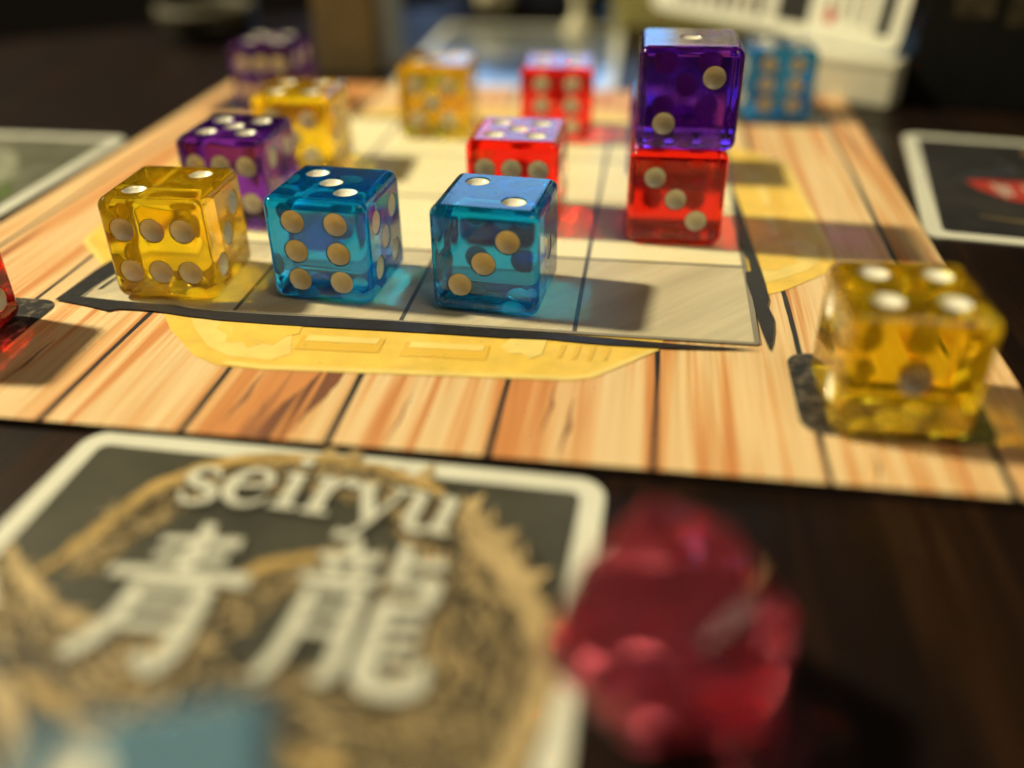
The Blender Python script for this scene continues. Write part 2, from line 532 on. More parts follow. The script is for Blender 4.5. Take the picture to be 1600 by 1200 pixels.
def lathe_cap(profile, seg):
    vs_, fs, rings = [], [], []
    for r, z in profile:
        if r < 1e-6:
            rings.append([len(vs_)]); vs_.append((0, 0, z))
        else:
            rings.append(list(range(len(vs_), len(vs_) + seg)))
            vs_ += [(r * math.cos(2 * math.pi * k / seg), r * math.sin(2 * math.pi * k / seg), z) for k in range(seg)]
    for A, Bq in zip(rings, rings[1:]):
        for k in range(seg):
            k2 = (k + 1) % seg
            if len(A) == 1:
                fs.append((A[0], Bq[k2], Bq[k]))
            elif len(Bq) == 1:
                fs.append((A[k], A[k2], Bq[0]))
            else:
                fs.append((A[k], A[k2], Bq[k2], Bq[k]))
    return vs_, fs

def make_body_mesh():
    seg = 6
    # rounded cube by projecting a graded grid
    t = [math.tan(R(45) * k / seg) for k in range(seg + 1)]
    core = H - RB
    line = [-core - RB * q for q in reversed(t[1:])] + [-core, core] + [core + RB * q for q in t[1:]]
    bm = bmesh.new()
    key = {}
    def vert(p):
        c = Vector([max(-core, min(core, q)) for q in p])
        d = p - c
        q = c + d.normalized() * RB if d.length > 1e-9 else p
        k = tuple(round(w, 6) for w in q)
        if k not in key:
            key[k] = bm.verts.new(q)
        return key[k]
    for n, u, v in [(f[1], f[2], f[3]) for f in FACES]:
        if u.cross(v).dot(n) < 0:
            u, v = v, u
        for i in range(len(line) - 1):
            for j in range(len(line) - 1):
                ps = [n * H + u * line[a] + v * line[b] for a, b in ((i, j), (i + 1, j), (i + 1, j + 1), (i, j + 1))]
                q = []
                for w in (vert(p) for p in ps):
                    if w not in q:
                        q.append(w)
                if len(q) >= 3:
                    try:
                        bm.faces.new(q)
                    except ValueError:
                        pass
    bmesh.ops.recalc_face_normals(bm, faces=bm.faces)
    me = bpy.data.meshes.new('die_body')
    bm.to_mesh(me); bm.free()
    # dimple cutter: spheres with their pole along the face normal
    prof = [(0.0, PR)] + [(PR * math.sin(R(a)), PR * math.cos(R(a))) for a in (30, 60, 90, 120)]
    amax = math.asin(PA / PR)
    prof += [(PR * math.sin(R(180) - q), PR * math.cos(R(180) - q)) for q in (R(52), amax * 1.15, amax * 0.8, amax * 0.55, amax * 0.28)]
    prof.append((0.0, -PR))
    cv, cf = lathe_cap(prof, 28)
    V2, F2 = [], []
    for m in pip_frames():
        off = len(V2)
        V2 += [m @ (Vector(p) + Vector((0, 0, PR - PD))) for p in cv]
        F2 += [tuple(off + k for k in f) for f in cf]
    cm = bpy.data.meshes.new('cutter')
    cm.from_pydata(V2, [], F2)
    bm = bmesh.new(); bm.from_mesh(cm)
    bmesh.ops.recalc_face_normals(bm, faces=bm.faces)
    bm.to_mesh(cm); bm.free()
    bo, co = bpy.data.objects.new('tmp_body', me), bpy.data.objects.new('tmp_cut', cm)
    COL.objects.link(bo); COL.objects.link(co)
    md = bo.modifiers.new('b', 'BOOLEAN')
    md.operation = 'DIFFERENCE'; md.solver = 'EXACT'; md.object = co
    dg = bpy.context.evaluated_depsgraph_get()
    res = bpy.data.meshes.new_from_object(bo.evaluated_get(dg))
    bpy.data.objects.remove(bo); bpy.data.objects.remove(co)
    centres = [m @ Vector((0, 0, PR - PD)) for m in pip_frames()]
    bm = bmesh.new(); bm.from_mesh(res)
    bmesh.ops.triangulate(bm, faces=bm.faces)
    bm.to_mesh(res); bm.free()
    # exact normals: rounded cube outside, sphere inside the dimples
    normals = [None] * len(res.loops)
    for p in res.polygons:
        c = p.center
        hit = None
        if max(abs(q) for q in c) < H - 1e-4:
            best = min(centres, key=lambda q: (q - c).length)
            if (best - c).length < PR * 1.02 and min(abs(abs(q) - core) for q in c) >= 0:
                if p.normal.dot(best - c) > 0.6 * PR:
                    hit = best
        for li in p.loop_indices:
            w = res.vertices[res.loops[li].vertex_index].co
            if hit is not None:
                nv = (hit - w)
            else:
                k = Vector([max(-core, min(core, q)) for q in w])
                nv = w - k
                if nv.length < 1e-6:
                    nv = p.normal.copy()
            normals[li] = tuple(nv.normalized())
    for p in res.polygons:
        p.use_smooth = True
    res.normals_split_custom_set(normals)
    res.transform(Matrix.Translation((0, 0, H)))
    res.transform(Matrix.Scale(S, 4))
    res.materials.clear()
    res.materials.append(None)
    return res

def make_pip_mesh():
    # a thin painted dish: ivory on the air side, its back bedded in the plastic
    e0, e1 = 0.0008, 0.0030
    ra, rb = PR - e0, PR + e1
    cz = PR - PD
    amax = math.asin(PA / PR)
    zr = -0.0022
    prof = [(0.0, cz - ra)]
    for k in range(1, 6):
        q = amax * 0.955 * k / 5
        prof.append((ra * math.sin(q), cz - ra * math.cos(q)))
    for k in range(5, 0, -1):
        q = amax * 0.965 * k / 5
        prof.append((rb * math.sin(q), cz - rb * math.cos(q)))
    prof.append((0.0, cz - rb))
    vs_, fs = lathe_cap(prof, 28)
    me = mesh('pip', vs_, fs)
    bm = bmesh.new(); bm.from_mesh(me)
    bmesh.ops.recalc_face_normals(bm, faces=bm.faces)
    for f in bm.faces:
        f.smooth = True
    bm.to_mesh(me); bm.free()
    me.materials.append(m_pip)
    return me

BODY, PIP = make_body_mesh(), make_pip_mesh()
PIPM = list(pip_frames())
GAP = 0.0175

def die(colour, x, y, top, front, rz, label, z=GAP, group='translucent dice'):
    # rotation that brings value `top` up and value `front` to -Y
    t, f = FAXIS[top], FAXIS[front]
    q = Matrix((-t.cross(f) * -1, -f, t))       # rows: local x, y, z
    xr = (-f).cross(t)
    q = Matrix((xr, -f, t)).to_4x4()
    o = thing('die', label, 'die', group, (x, y, z), rz)
    roll_ = Matrix.Translation((0, 0, H * S)) @ q @ Matrix.Translation((0, 0, -H * S))
    b = bpy.data.objects.new('body', BODY)
    COL.objects.link(b)
    b.parent = o
    b.matrix_local = roll_
    b.material_slots[0].link = 'OBJECT'
    b.material_slots[0].material = G[colour]
    b.cycles.is_caustics_caster = CAUSTIC
    for m in PIPM:
        pm = m.copy()
        pm.translation = (m.translation + Vector((0, 0, H))) * S
        p = bpy.data.objects.new('pip', PIP)
        COL.objects.link(p)
        p.parent = o
        p.matrix_local = roll_ @ pm
    return o
CAUSTIC = False

die('yellow', 0.543, 0.386, 2, 6, 0.037, 'amber yellow die with two up and six in front beside two blue dice')
die('blue', 1.512, 0.486, 3, 6, -0.066, 'blue die with three white pips up and six in front beside the amber die')
die('blue', 2.495, 0.450, 2, 3, -0.083, 'blue die with two pips up and a diagonal three in front')
die('red', 3.538, 1.591, 6, 3, 0.009, 'red die under the purple die at the bottom of the stack')
die('purple', 3.560, 1.600, 1, 2, 0.02, 'purple die stacked on the red die with a single pip up', z=GAP + D + 0.001)
die('yellow', 4.56, -0.535, 4, 1, 0.03, 'yellow die with four pips up on the rubbed black spot near the pink gem')
die('red', 2.455, 1.67, 5, 6, -0.015, 'red die with five pips up just behind a blue die')
die('purple', 0.475, 1.52, 5, 6, 0.0, 'purple die with five pips up behind the amber die')
die('yellow', 0.56, 2.60, 4, 5, 0.04, 'yellow die with four pips up behind the purple die with five')
die('yellow', 1.44, 3.72, 3, 5, 0.03, 'yellow die showing five in front at the far row of the grid')
die('red', 2.52, 3.74, 4, 6, 0.05, 'red die showing two columns of three pips at the far row of the grid')
die('purple', -0.40, 4.42, 5, 6, 0.03, 'purple die on the far board corner by the brown box')
die('blue', 4.50, 4.66, 4, 6, 0.06, 'blue die on the far board corner before the white box')
die('purple', 3.50, 2.86, 2, 3, 0.0, 'purple die almost hidden behind the stack of two dice')
die('red', -0.50, -0.52, 3, 6, 0.06, 'red die on the board corner by the amber die and plank edge')
die('pale blue', 2.30, -3.40, 2, 4, R(20), 'pale milky blue die standing on the card with the dragon lettering', z=-0.020)

# ---------------------------------------------------------------- cards
m_border = mat_flat('white card border', (0.78, 0.76, 0.62), 0.35, 0.5, 0.05, 4, 0.3)
m_print_w = mat_flat('white card lettering', (0.66, 0.64, 0.51), 0.4, 0.4, 0.10, 9, 0.2)
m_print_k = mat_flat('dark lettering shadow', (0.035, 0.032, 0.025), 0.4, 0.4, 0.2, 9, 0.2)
def mat_card_dark(name, lo, hi):
    m, nt, b = new_mat(name)
    f = noise(nt, coords(nt, 1.6, 1.6, 1, True), 1.0, 5.0, 0.6, 0.3)
    nt.links.new(ramp(nt, f, [(0.32, lo), (0.68, hi)]), b.inputs['Base Color'])
    b.inputs['Roughness'].default_value = 0.38
    b.inputs['Coat Weight'].default_value = 0.3
    b.inputs['Coat Roughness'].default_value = 0.15
    return m
m_card_dark = mat_card_dark('olive black card print', (0.045, 0.043, 0.030), (0.085, 0.078, 0.052))
m_card_night = mat_card_dark('blue black card print', (0.020, 0.020, 0.024), (0.050, 0.045, 0.040))
m_card_grey = mat_card_dark('grey green card print', (0.07, 0.075, 0.05), (0.20, 0.19, 0.13))
def mat_scales(name, lo, mid, hi, sc=13):
    m, nt, b = new_mat(name)
    v = N(nt, 'ShaderNodeTexVoronoi', feature='F1')
    nt.links.new(coords(nt, sc, sc, 1, True), v.inputs['Vector'])
    c = ramp(nt, v.outputs['Distance'], [(0.12, hi), (0.42, mid), (0.62, lo)])
    g = noise(nt, coords(nt, 2.5, 2.5, 1, True), 1.0, 4.0, 0.6)
    k = ramp(nt, g, [(0.3, (0.45, 0.42, 0.38)), (0.7, (1, 1, 1))])
    nt.links.new(mix(nt, 1.0, c, k, 'MULTIPLY'), b.inputs['Base Color'])
    b.inputs['Roughness'].default_value = 0.4
    b.inputs['Coat Weight'].default_value = 0.2
    return m
m_scale = mat_scales('brown scale engraving', (0.045, 0.036, 0.022), (0.24, 0.175, 0.085), (0.55, 0.42, 0.22), 11)
m_gold = mat_flat('old gold print', (0.46, 0.30, 0.10), 0.4, 0.4, 0.30, 5, 0.2)
m_gold_l = mat_flat('pale gold print', (0.50, 0.36, 0.17), 0.4, 0.4, 0.25, 5, 0.2)

def card(label, loc, rz, long_up=True, z0=TZ + 0.002, thick=0.014, panel=None, group='character cards around the board', name='playing_card', marg=0.105):
    """card in its own frame: origin at the centre of the top short edge, running down -Y"""
    w, h = 2.48, 3.46
    o = thing(name, label, 'card', group, (loc[0], loc[1], z0), rz)
    prism('card_stock', rrect(-w / 2, -h, w / 2, 0, 0.13), 0.0, thick, m_border, o)
    sheet('art_panel', rrect(-w / 2 + marg, -h + marg, w / 2 - marg, -marg, 0.05), thick + 0.0012, panel, o)
    return o, thick + 0.0012

c1, cz = card('card with white border, dragon scales, two big characters and curved lettering', (2.02, -1.215), R(-1.6), panel=m_card_dark)
def L(px, py):
    """board plane point to the near card's own frame"""
    v = Matrix.Rotation(R(1.6), 2) @ Vector((px - 2.02, py + 1.215))
    return (v.x, v.y)
def LB(pts):
    return [(*L(x, y), w) for x, y, w in pts]
# coils of the dragon: engraved body, gold spine edges
body1 = [(1.20, -2.10, 0.18), (1.28, -1.85, 0.22), (1.40, -1.58, 0.24), (1.66, -1.42, 0.24), (2.05, -1.40, 0.24), (2.40, -1.50, 0.30), (2.66, -1.72, 0.44), (2.84, -2.05, 0.52), (2.86, -2.50, 0.56), (2.70, -2.95, 0.6), (2.35, -3.25, 0.6), (1.85, -3.4, 0.55), (1.3, -3.4, 0.5)]
band('dragon_coil', LB(body1), cz + 0.001, m_scale, c1, 8, 0.008)
body2 = [(0.92, -2.10, 0.10), (1.10, -2.30, 0.24), (1.40, -2.48, 0.30), (1.75, -2.62, 0.42), (2.15, -2.66, 0.46), (2.55, -2.72, 0.50), (2.9, -2.95, 0.5)]
band('dragon_coil', LB(body2), cz + 0.0022, m_scale, c1, 8, 0.008)
body3 = [(1.78, -2.60, 0.26), (1.86, -2.30, 0.26), (2.02, -2.05, 0.24), (2.30, -1.96, 0.22), (2.56, -2.06, 0.24), (2.66, -2.35, 0.24), (2.62, -2.65, 0.24)]
band('dragon_coil', LB(body3), cz + 0.0034, m_scale, c1, 8, 0.008)
body4 = [(0.95, -2.75, 0.16), (1.2, -2.72, 0.20), (1.40, -2.92, 0.24), (1.46, -3.2, 0.28), (1.3, -3.5, 0.3)]
band('dragon_coil', LB(body4), cz + 0.0046, m_scale, c1, 8, 0.008)
ed1 = [(1.08, -2.18, 0.02), (1.18, -1.90, 0.06), (1.29, -1.58, 0.07), (1.52, -1.36, 0.07), (1.90, -1.275, 0.06), (2.25, -1.31, 0.05), (2.56, -1.44, 0.04)]
band('spine_edge', LB(ed1), cz + 0.0058, m_gold, c1, 8, 0.012)
ed2 = [(2.62, -1.50, 0.08), (2.76, -1.66, 0.12), (2.92, -1.88, 0.12), (3.04, -2.10, 0.10), (3.10, -2.40, 0.08), (3.04, -2.75, 0.08), (2.9, -3.05, 0.06)]
band('spine_edge', LB(ed2), cz + 0.0058, m_gold_l, c1, 8, 0.016)
for (x, y, a) in ((2.68, -1.53, 60), (2.84, -1.72, 50), (2.98, -1.92, 35), (3.08, -2.12, 20), (2.45, -1.36, 80), (2.1, -1.26, 92), (1.98, -1.26, 95)):
    q = [(x + 0.13 * math.cos(R(a)), y + 0.13 * math.sin(R(a))), (x + 0.05 * math.cos(R(a + 90)), y + 0.05 * math.sin(R(a + 90))), (x - 0.05 * math.cos(R(a + 90)), y - 0.05 * math.sin(R(a + 90)))]
    sheet('spine_fin', [L(*p) for p in q], cz + 0.007, m_gold_l, c1)
ed3 = [(1.72, -2.62, 0.05), (1.77, -2.30, 0.06), (1.92, -2.02, 0.06), (2.12, -1.90, 0.05), (2.30, -1.86, 0.04)]
band('spine_edge', LB(ed3), cz + 0.007, m_gold, c1, 8, 0.01)
ed4 = [(1.30, -2.60, 0.03), (1.75, -2.78, 0.07), (2.2, -2.78, 0.06), (2.55, -2.80, 0.05)]
band('spine_edge', LB(ed4), cz + 0.007, m_gold, c1, 8, 0.012)
ed5 = [(0.88, -2.0, 0.03), (1.02, -2.14, 0.06), (1.26, -2.30, 0.05), (1.5, -2.36, 0.03)]
band('spine_edge', LB(ed5), cz + 0.007, m_gold_l, c1, 8, 0.01)
ed6 = [(0.9, -2.62, 0.04), (1.15, -2.60, 0.06), (1.42, -2.78, 0.06), (1.58, -3.05, 0.05)]
band('spine_edge', LB(ed6), cz + 0.007, m_gold_l, c1, 8, 0.01)
sheet('claw_print', [L(0.80, -2.02), L(0.93, -2.16), L(1.05, -2.34), L(0.90, -2.28), L(0.80, -2.22)], cz + 0.0085, m_print_w, c1)
# engraved hatching over the coils: many short strokes in one print
def hatching(seed, mat, zz, k0):
    rnd = random.Random(seed)
    vs_, fs = [], []
    for path, cnt in ((body1, 420), (body2, 220), (body3, 150), (body4, 110)):
        P = smooth_path(path, 10)
        for _ in range(int(cnt * k0)):
            k = rnd.randrange(1, len(P) - 1)
            x, y, w = P[k]
            d = Vector((P[k + 1][0] - P[k - 1][0], P[k + 1][1] - P[k - 1][1])).normalized()
            n_ = Vector((-d.y, d.x))
            t = rnd.uniform(-0.5, 0.5) * w
            a = rnd.uniform(-0.9, 0.9)
            e = (d * math.cos(a) + n_ * math.sin(a)) * rnd.uniform(0.03, 0.10)
            f = Vector((-e.y, e.x)).normalized() * rnd.uniform(0.006, 0.015)
            c = Vector((x, y)) + n_ * t
            q = [c - e, c + f, c + e, c - f]
            off = len(vs_)
            vs_ += [(*L(p.x, p.y), cz + zz) for p in q]
            fs.append((off + 3, off + 2, off + 1, off) if area2([(p.x, p.y) for p in q]) < 0 else (off, off + 1, off + 2, off + 3))
    o = link('engraved_hatching', mesh('engraved_hatching', vs_, fs), mat, c1)
    o['kind'] = 'stuff'
hatching(11, m_print_k, 0.0050, 1.5)
hatching(12, m_gold_l, 0.0054, 1.2)
# lettering along the top, drawn with a broad-nib contrast
ZL = cz + 0.0095
GLYPH = {
 's': [[(.72,.72,.07),(.62,.92,.10),(.40,1.0,.11),(.17,.86,.17),(.20,.64,.21),(.46,.50,.24),(.70,.34,.21),(.70,.12,.17),(.45,.0,.11),(.22,.06,.10),(.10,.30,.06)]],
 'e': [[(.16,.53,.09),(.5,.55,.09),(.86,.57,.09)], [(.86,.57,.12),(.80,.84,.15),(.52,1.0,.10),(.22,.84,.19),(.11,.5,.24),(.22,.16,.19),(.52,0,.11),(.78,.08,.09),(.93,.25,.04)]],
 'i': [[(.27,1.0,.24),(.27,.5,.24),(.27,.0,.24)], [(.0,.93,.06),(.14,.97,.09),(.30,.97,.08)], [(.0,.03,.07),(.27,.03,.09),(.54,.03,.07)], [(.27,1.24,.05),(.27,1.30,.24),(.27,1.42,.24),(.27,1.48,.05)]],
 'r': [[(.27,1.0,.24),(.27,.5,.24),(.27,.0,.24)], [(.0,.93,.06),(.14,.97,.09),(.30,.97,.08)], [(.0,.03,.07),(.27,.03,.09),(.58,.03,.07)], [(.34,.58,.07),(.48,.86,.10),(.66,.97,.17),(.84,.84,.22)]],
 'y': [[(.14,.98,.24),(.36,.48,.24),(.54,.04,.20)], [(.92,.98,.08),(.72,.45,.09),(.50,-.10,.10),(.32,-.40,.13),(.08,-.42,.22)], [(-.06,.97,.07),(.16,.97,.09),(.38,.97,.07)], [(.72,.97,.07),(.90,.97,.09),(1.06,.97,.07)]],
 'u': [[(.24,.98,.22),(.24,.5,.22),(.25,.2,.21),(.36,.03,.17),(.56,.02,.11),(.76,.18,.07)], [(.84,.98,.22),(.84,.5,.22),(.84,.0,.22)], [(.0,.95,.06),(.12,.97,.09),(.28,.97,.08)], [(.58,.95,.06),(.72,.97,.09),(.88,.97,.08)], [(.84,.03,.08),(.98,.04,.08),(1.08,.06,.05)]],
}
def glyph(strokes, x0, y0, sx, sy, a, zz, mat, grow, name, parent=c1, shear=0.0):
    ca, sa = math.cos(a), math.sin(a)
    for k, st in enumerate(strokes):
        pts = []
        for u, v, w in st:
            p, q = u * sx + shear * v, v * sy
            pts.append((x0 + ca * p - sa * q, y0 + sa * p + ca * q, w * (sx + sy) / 2 + grow))
        band(name, pts, zz + 0.00012 * k, mat, parent, 7)
for ch, x, y, a in (('s', 1.405, -1.655, 6), ('e', 1.60, -1.635, 3), ('i', 1.835, -1.63, 0), ('r', 1.975, -1.64, -2), ('y', 2.165, -1.66, -4), ('u', 2.395, -1.68, -6)):
    X0, Y0 = L(x, y)
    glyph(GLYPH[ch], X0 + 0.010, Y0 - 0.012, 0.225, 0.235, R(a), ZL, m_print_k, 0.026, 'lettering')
    glyph(GLYPH[ch], X0, Y0, 0.225, 0.235, R(a), ZL + 0.0015, m_print_w, 0.006, 'lettering')
KAN = {
 'a': [[(.22,.85,.05),(.5,.87,.06),(.80,.88,.08)], [(.24,.73,.05),(.5,.74,.06),(.76,.76,.07)], [(.02,.58,.07),(.3,.60,.07),(.7,.61,.08),(1.0,.60,.10)], [(.5,1.02,.07),(.51,.85,.09),(.5,.60,.08)],
       [(.27,.52,.07),(.28,.32,.09),(.22,.14,.10),(.10,.0,.09)], [(.27,.50,.06),(.5,.51,.06),(.76,.52,.08)], [(.75,.53,.08),(.76,.30,.10),(.75,.10,.11),(.68,-.02,.10),(.56,.06,.04)], [(.30,.37,.05),(.5,.375,.05),(.72,.38,.05)], [(.28,.23,.05),(.5,.235,.05),(.72,.24,.05)]],
 'b': [[(.25,1.02,.05),(.28,.96,.08),(.28,.88,.06)], [(.06,.86,.05),(.28,.87,.06),(.50,.88,.07)], [(.15,.83,.05),(.19,.78,.06),(.21,.72,.05)], [(.40,.85,.06),(.36,.78,.06),(.33,.72,.04)], [(.0,.69,.06),(.28,.70,.06),(.54,.71,.08)],
       [(.11,.62,.06),(.11,.35,.08),(.09,.15,.08),(.02,.0,.06)], [(.11,.61,.05),(.28,.615,.05),(.46,.62,.06)], [(.45,.62,.07),(.45,.35,.08),(.45,.08,.08),(.36,.03,.04)], [(.14,.47,.045),(.28,.47,.045),(.42,.47,.045)], [(.14,.33,.045),(.28,.33,.045),(.42,.33,.045)],
       [(.64,1.0,.06),(.65,.85,.08),(.64,.71,.06)], [(.66,.86,.05),(.8,.87,.06),(.95,.88,.07)], [(.62,.71,.06),(.8,.72,.06),(.95,.73,.07)], [(.92,.73,.07),(.91,.64,.08),(.89,.55,.06)], [(.63,.56,.05),(.78,.565,.06),(.91,.57,.06)],
       [(.64,.57,.07),(.63,.30,.09),(.65,.10,.10),(.74,.03,.10),(.88,.03,.11),(.98,.07,.10),(1.0,.20,.04)], [(.68,.45,.045),(.8,.455,.045),(.92,.46,.05)], [(.68,.33,.045),(.8,.335,.045),(.92,.34,.05)], [(.68,.21,.045),(.8,.215,.045),(.92,.22,.05)]],
}
for key, x, y in (('a', 1.355, -2.50), ('b', 2.115, -2.51)):
    X0, Y0 = L(x, y)
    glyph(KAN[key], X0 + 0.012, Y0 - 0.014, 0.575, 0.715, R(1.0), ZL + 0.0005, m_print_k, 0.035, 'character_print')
    glyph(KAN[key], X0, Y0, 0.575, 0.715, R(1.0), ZL + 0.0035, m_print_w, 0.010, 'character_print')

# right-hand card
c2, cz2 = card('dark card with a red cartouche lying beside the board', (5.46, 3.0), R(82), panel=m_card_night, marg=0.12)
m_red_print = mat_flat('red cartouche print', (0.48, 0.05, 0.035), 0.4, 0.4, 0.15, 6, 0.2)
band('gold_swirl', [(0.55, -0.95, 0.01), (0.68, -1.2, 0.06), (0.95, -1.35, 0.08), (1.02, -1.1, 0.06), (0.85, -0.95, 0.03)], cz2 + 0.001, m_gold, c2)
band('gold_swirl', [(-0.75, -0.40, 0.02), (-0.80, -0.7, 0.06), (-0.72, -1.0, 0.08), (-0.85, -1.3, 0.06), (-0.7, -1.6, 0.03)], cz2 + 0.001, mat_flat('dim gold print', (0.16, 0.115, 0.05), 0.45, 0.4, 0.35, 6), c2)
band('gold_swirl', [(0.0, -0.3, 0.02), (0.2, -0.5, 0.08), (0.35, -0.8, 0.06), (0.6, -0.7, 0.03)], cz2 + 0.0012, mat_flat('faint blue print', (0.05, 0.055, 0.065), 0.45, 0.4, 0.35, 6), c2)
sheet('cartouche', [(0.02, -0.40), (-0.14, -0.46), (-0.36, -0.66), (-0.44, -0.95), (-0.44, -1.9), (0.06, -1.9), (0.08, -0.9), (0.07, -0.55)], cz2 + 0.002, m_red_print, c2)
for yy in (-0.56, -0.78, -1.08, -1.30, -1.55):
    for (u0, v0, u1, v1) in ((-0.02, 0.0, -0.06, -0.15), (-0.10, -0.01, -0.14, -0.16), (-0.19, -0.03, -0.23, -0.17), (-0.02, -0.06, -0.30, -0.10)):
        sheet('cartouche_mark', [(u0, yy + v0), (u1, yy + v0 - 0.02), (u1 - 0.02, yy + v1), (u0 - 0.02, yy + v1 + 0.01)], cz2 + 0.0032, m_print_w, c2)
sheet('cartouche_mark', [(-0.40, -0.92), (-0.46, -0.95), (-0.46, -1.2), (-0.40, -1.18)], cz2 + 0.0034, m_gold_l, c2)

# left-hand card
c3, cz3 = card('grey green card lying beside the board with the purple die', (-1.42, 2.06), R(-90), panel=m_card_grey, marg=0.12)
m_pale_art = mat_flat('pale figure print', (0.27, 0.27, 0.19), 0.4, 0.4, 0.35, 5, 0.2)
m_green_art = mat_flat('leaf green print', (0.11, 0.16, 0.045), 0.4, 0.4, 0.25, 6, 0.2)
band('figure_print', [(-0.75, -1.05, 0.16), (-0.50, -0.80, 0.24), (-0.25, -0.62, 0.22), (-0.02, -0.50, 0.12), (0.06, -0.42, 0.04)], cz3 + 0.001, m_pale_art, c3, 8, 0.02)
band('figure_print', [(-0.35, -0.95, 0.04), (-0.05, -0.62, 0.06), (-0.12, -0.40, 0.05), (-0.35, -0.30, 0.02)], cz3 + 0.0022, m_pale_art, c3, 8, 0.008)
band('figure_print', [(0.02, -0.42, 0.03), (0.15, -0.32, 0.09), (0.32, -0.25, 0.10), (0.50, -0.24, 0.03)], cz3 + 0.0022, m_green_art, c3, 8, 0.012)

# far card, catching the window
m_gloss = mat_card_dark('glossy blue grey card print', (0.10, 0.11, 0.11), (0.26, 0.26, 0.22))
_b = m_gloss.node_tree.nodes['Principled BSDF']
_b.inputs['Coat Weight'].default_value = 1.0
_b.inputs['Coat Roughness'].default_value = 0.08
c4, cz4 = card('glossy card beyond the far edge of the board reflecting pale blue', (1.66, 8.92), R(1.0), panel=m_gloss)
band('figure_print', [(-0.7, -2.6, 0.05), (-0.2, -2.3, 0.25), (0.4, -2.2, 0.30), (0.8, -2.5, 0.12)], cz4 + 0.0012, m_pale_art, c4, 8, 0.02)

# card propped on the white box
c5, cz5 = card('white-bordered card with black print panels propped up on the white box', (0, 0), 0, panel=m_border, name='propped_card')
d1 = Vector((-2.16843, 2.22272, 0)).normalized()
nrm = Vector((-d1.y, d1.x, 0))
if nrm.y < 0:
    nrm = -nrm
tl = R(80)
upv = math.cos(tl) * nrm + math.sin(tl) * Z
# long edge of the card lies along d1: card -Y runs along d1, card X runs up
yy = -d1
xx = upv
zz = xx.cross(yy)
if zz.y > 0:
    xx = -xx
    zz = xx.cross(yy)
Mx = Matrix((xx, yy, zz)).transposed().to_4x4()
cornerBR = Vector((5.696, 5.256, 0.425))
side = 1 if xx.z > 0 else -1
Mx.translation = (cornerBR + upv * 1.24) * S
c5.matrix_world = Mx
m_black_print = mat_flat('black photo print', (0.025, 0.024, 0.022), 0.4, 0.4, 0.4, 8)
m_grey_print = mat_flat('grey photo print', (0.22, 0.20, 0.15), 0.4, 0.4, 0.6, 14)
def cs(x0, y0, x1, y1):
    # x measured up from the lower edge, y along the card
    return [(side * (p - 1.24), q) for p, q in rect(x0, y0, x1, y1)]
sheet('print_panel', cs(0.15, -0.30, 2.2, -0.14), cz5 + 0.0012, m_black_print, c5)
sheet('print_panel', cs(0.13, -1.55, 2.2, -1.12), cz5 + 0.0012, m_black_print, c5)
for k in range(8):
    y0 = -1.72 - 0.18 * k
    sheet('print_panel', cs(0.13, y0 - 0.11, 2.2, y0), cz5 + 0.0012, m_grey_print if k % 3 else m_black_print, c5)
for k in range(4):
    y0 = -0.42 - 0.15 * k
    sheet('print_panel', cs(0.2 + 0.03 * k, y0 - 0.05, 2.2, y0), cz5 + 0.0012, m_grey_print, c5)
sheet('red_dot', [(side * (0.25 + 0.075 * math.cos(R(30 * k)) - 1.24), -0.86 + 0.075 * math.sin(R(30 * k))) for k in range(12)], cz5 + 0.002, m_red_print, c5)

# ---------------------------------------------------------------- boxes and clutter behind the board
m_white_box = mat_flat('cream white cardboard', (0.70, 0.66, 0.50), 0.6, 0.3, 0.05, 3)
m_black_box = mat_flat('matt black cardboard', (0.006, 0.006, 0.005), 0.6, 0.2, 0.3, 3)
m_brown_box = mat_flat('brown cardboard', (0.22, 0.165, 0.08), 0.8, 0.2, 0.08, 3)
m_slate = mat_flat('slate blue cardboard', (0.32, 0.37, 0.42), 0.6, 0.3, 0.1, 3)
m_navy = mat_flat('dark blue cloth', (0.030, 0.034, 0.055), 0.8, 0.2, 0.3, 5)
m_olive = mat_flat('olive yellow cardboard', (0.42, 0.37, 0.12), 0.6, 0.3, 0.15, 3)
m_cream = mat_flat('cream plastic', (0.60, 0.55, 0.36), 0.5, 0.4, 0.08, 3)

wb = thing('white_box', 'low cream white cardboard box beyond the far board corner', 'box', None, (5.68, 5.06, TZ + 0.002), R(-27))
bevel_box('box_body', -1.42, 0.0, 0.0, 0.0, 1.5, 0.36, m_white_box, wb, 0.03)
bevel_box('box_lid', -1.43, -0.01, 0.363, 0.01, 1.51, 0.45, m_white_box, wb, 0.025)

bb = thing('black_box', 'tall matt black game box standing behind the card with the red cartouche', 'box', None, (5.86, 5.28, TZ + 0.002), R(-16))
bevel_box('box_body', 0.0, 0.0, 0.0, 4.2, 1.1, 3.6, m_black_box, bb, 0.03)
m_dim = mat_flat('dim brown picture print', (0.055, 0.042, 0.022), 0.5, 0.3, 0.8, 5)
for x0, x1, z0, z1 in ((0.28, 0.62, 0.86, 1.7), (0.74, 0.92, 0.80, 1.7), (1.15, 1.55, 0.92, 1.8)):
    me = mesh('picture_print', [(x0, -0.004, z0), (x1, -0.004, z0), (x1, -0.004, z1), (x0, -0.004, z1)], [(0, 1, 2, 3)])
    link('picture_print', me, m_dim, bb)

br = thing('brown_box', 'plain brown cardboard box standing beyond the far edge of the board', 'box', None, (-0.45, 5.85, TZ + 0.002), R(-3))
bevel_box('box_body', 0.0, 0.0, 0.0, 0.66, 0.8, 2.4, m_brown_box, br, 0.02)
bevel_box('box_lid', -0.01, -0.01, 2.41, 0.67, 0.81, 2.6, m_brown_box, br, 0.02)

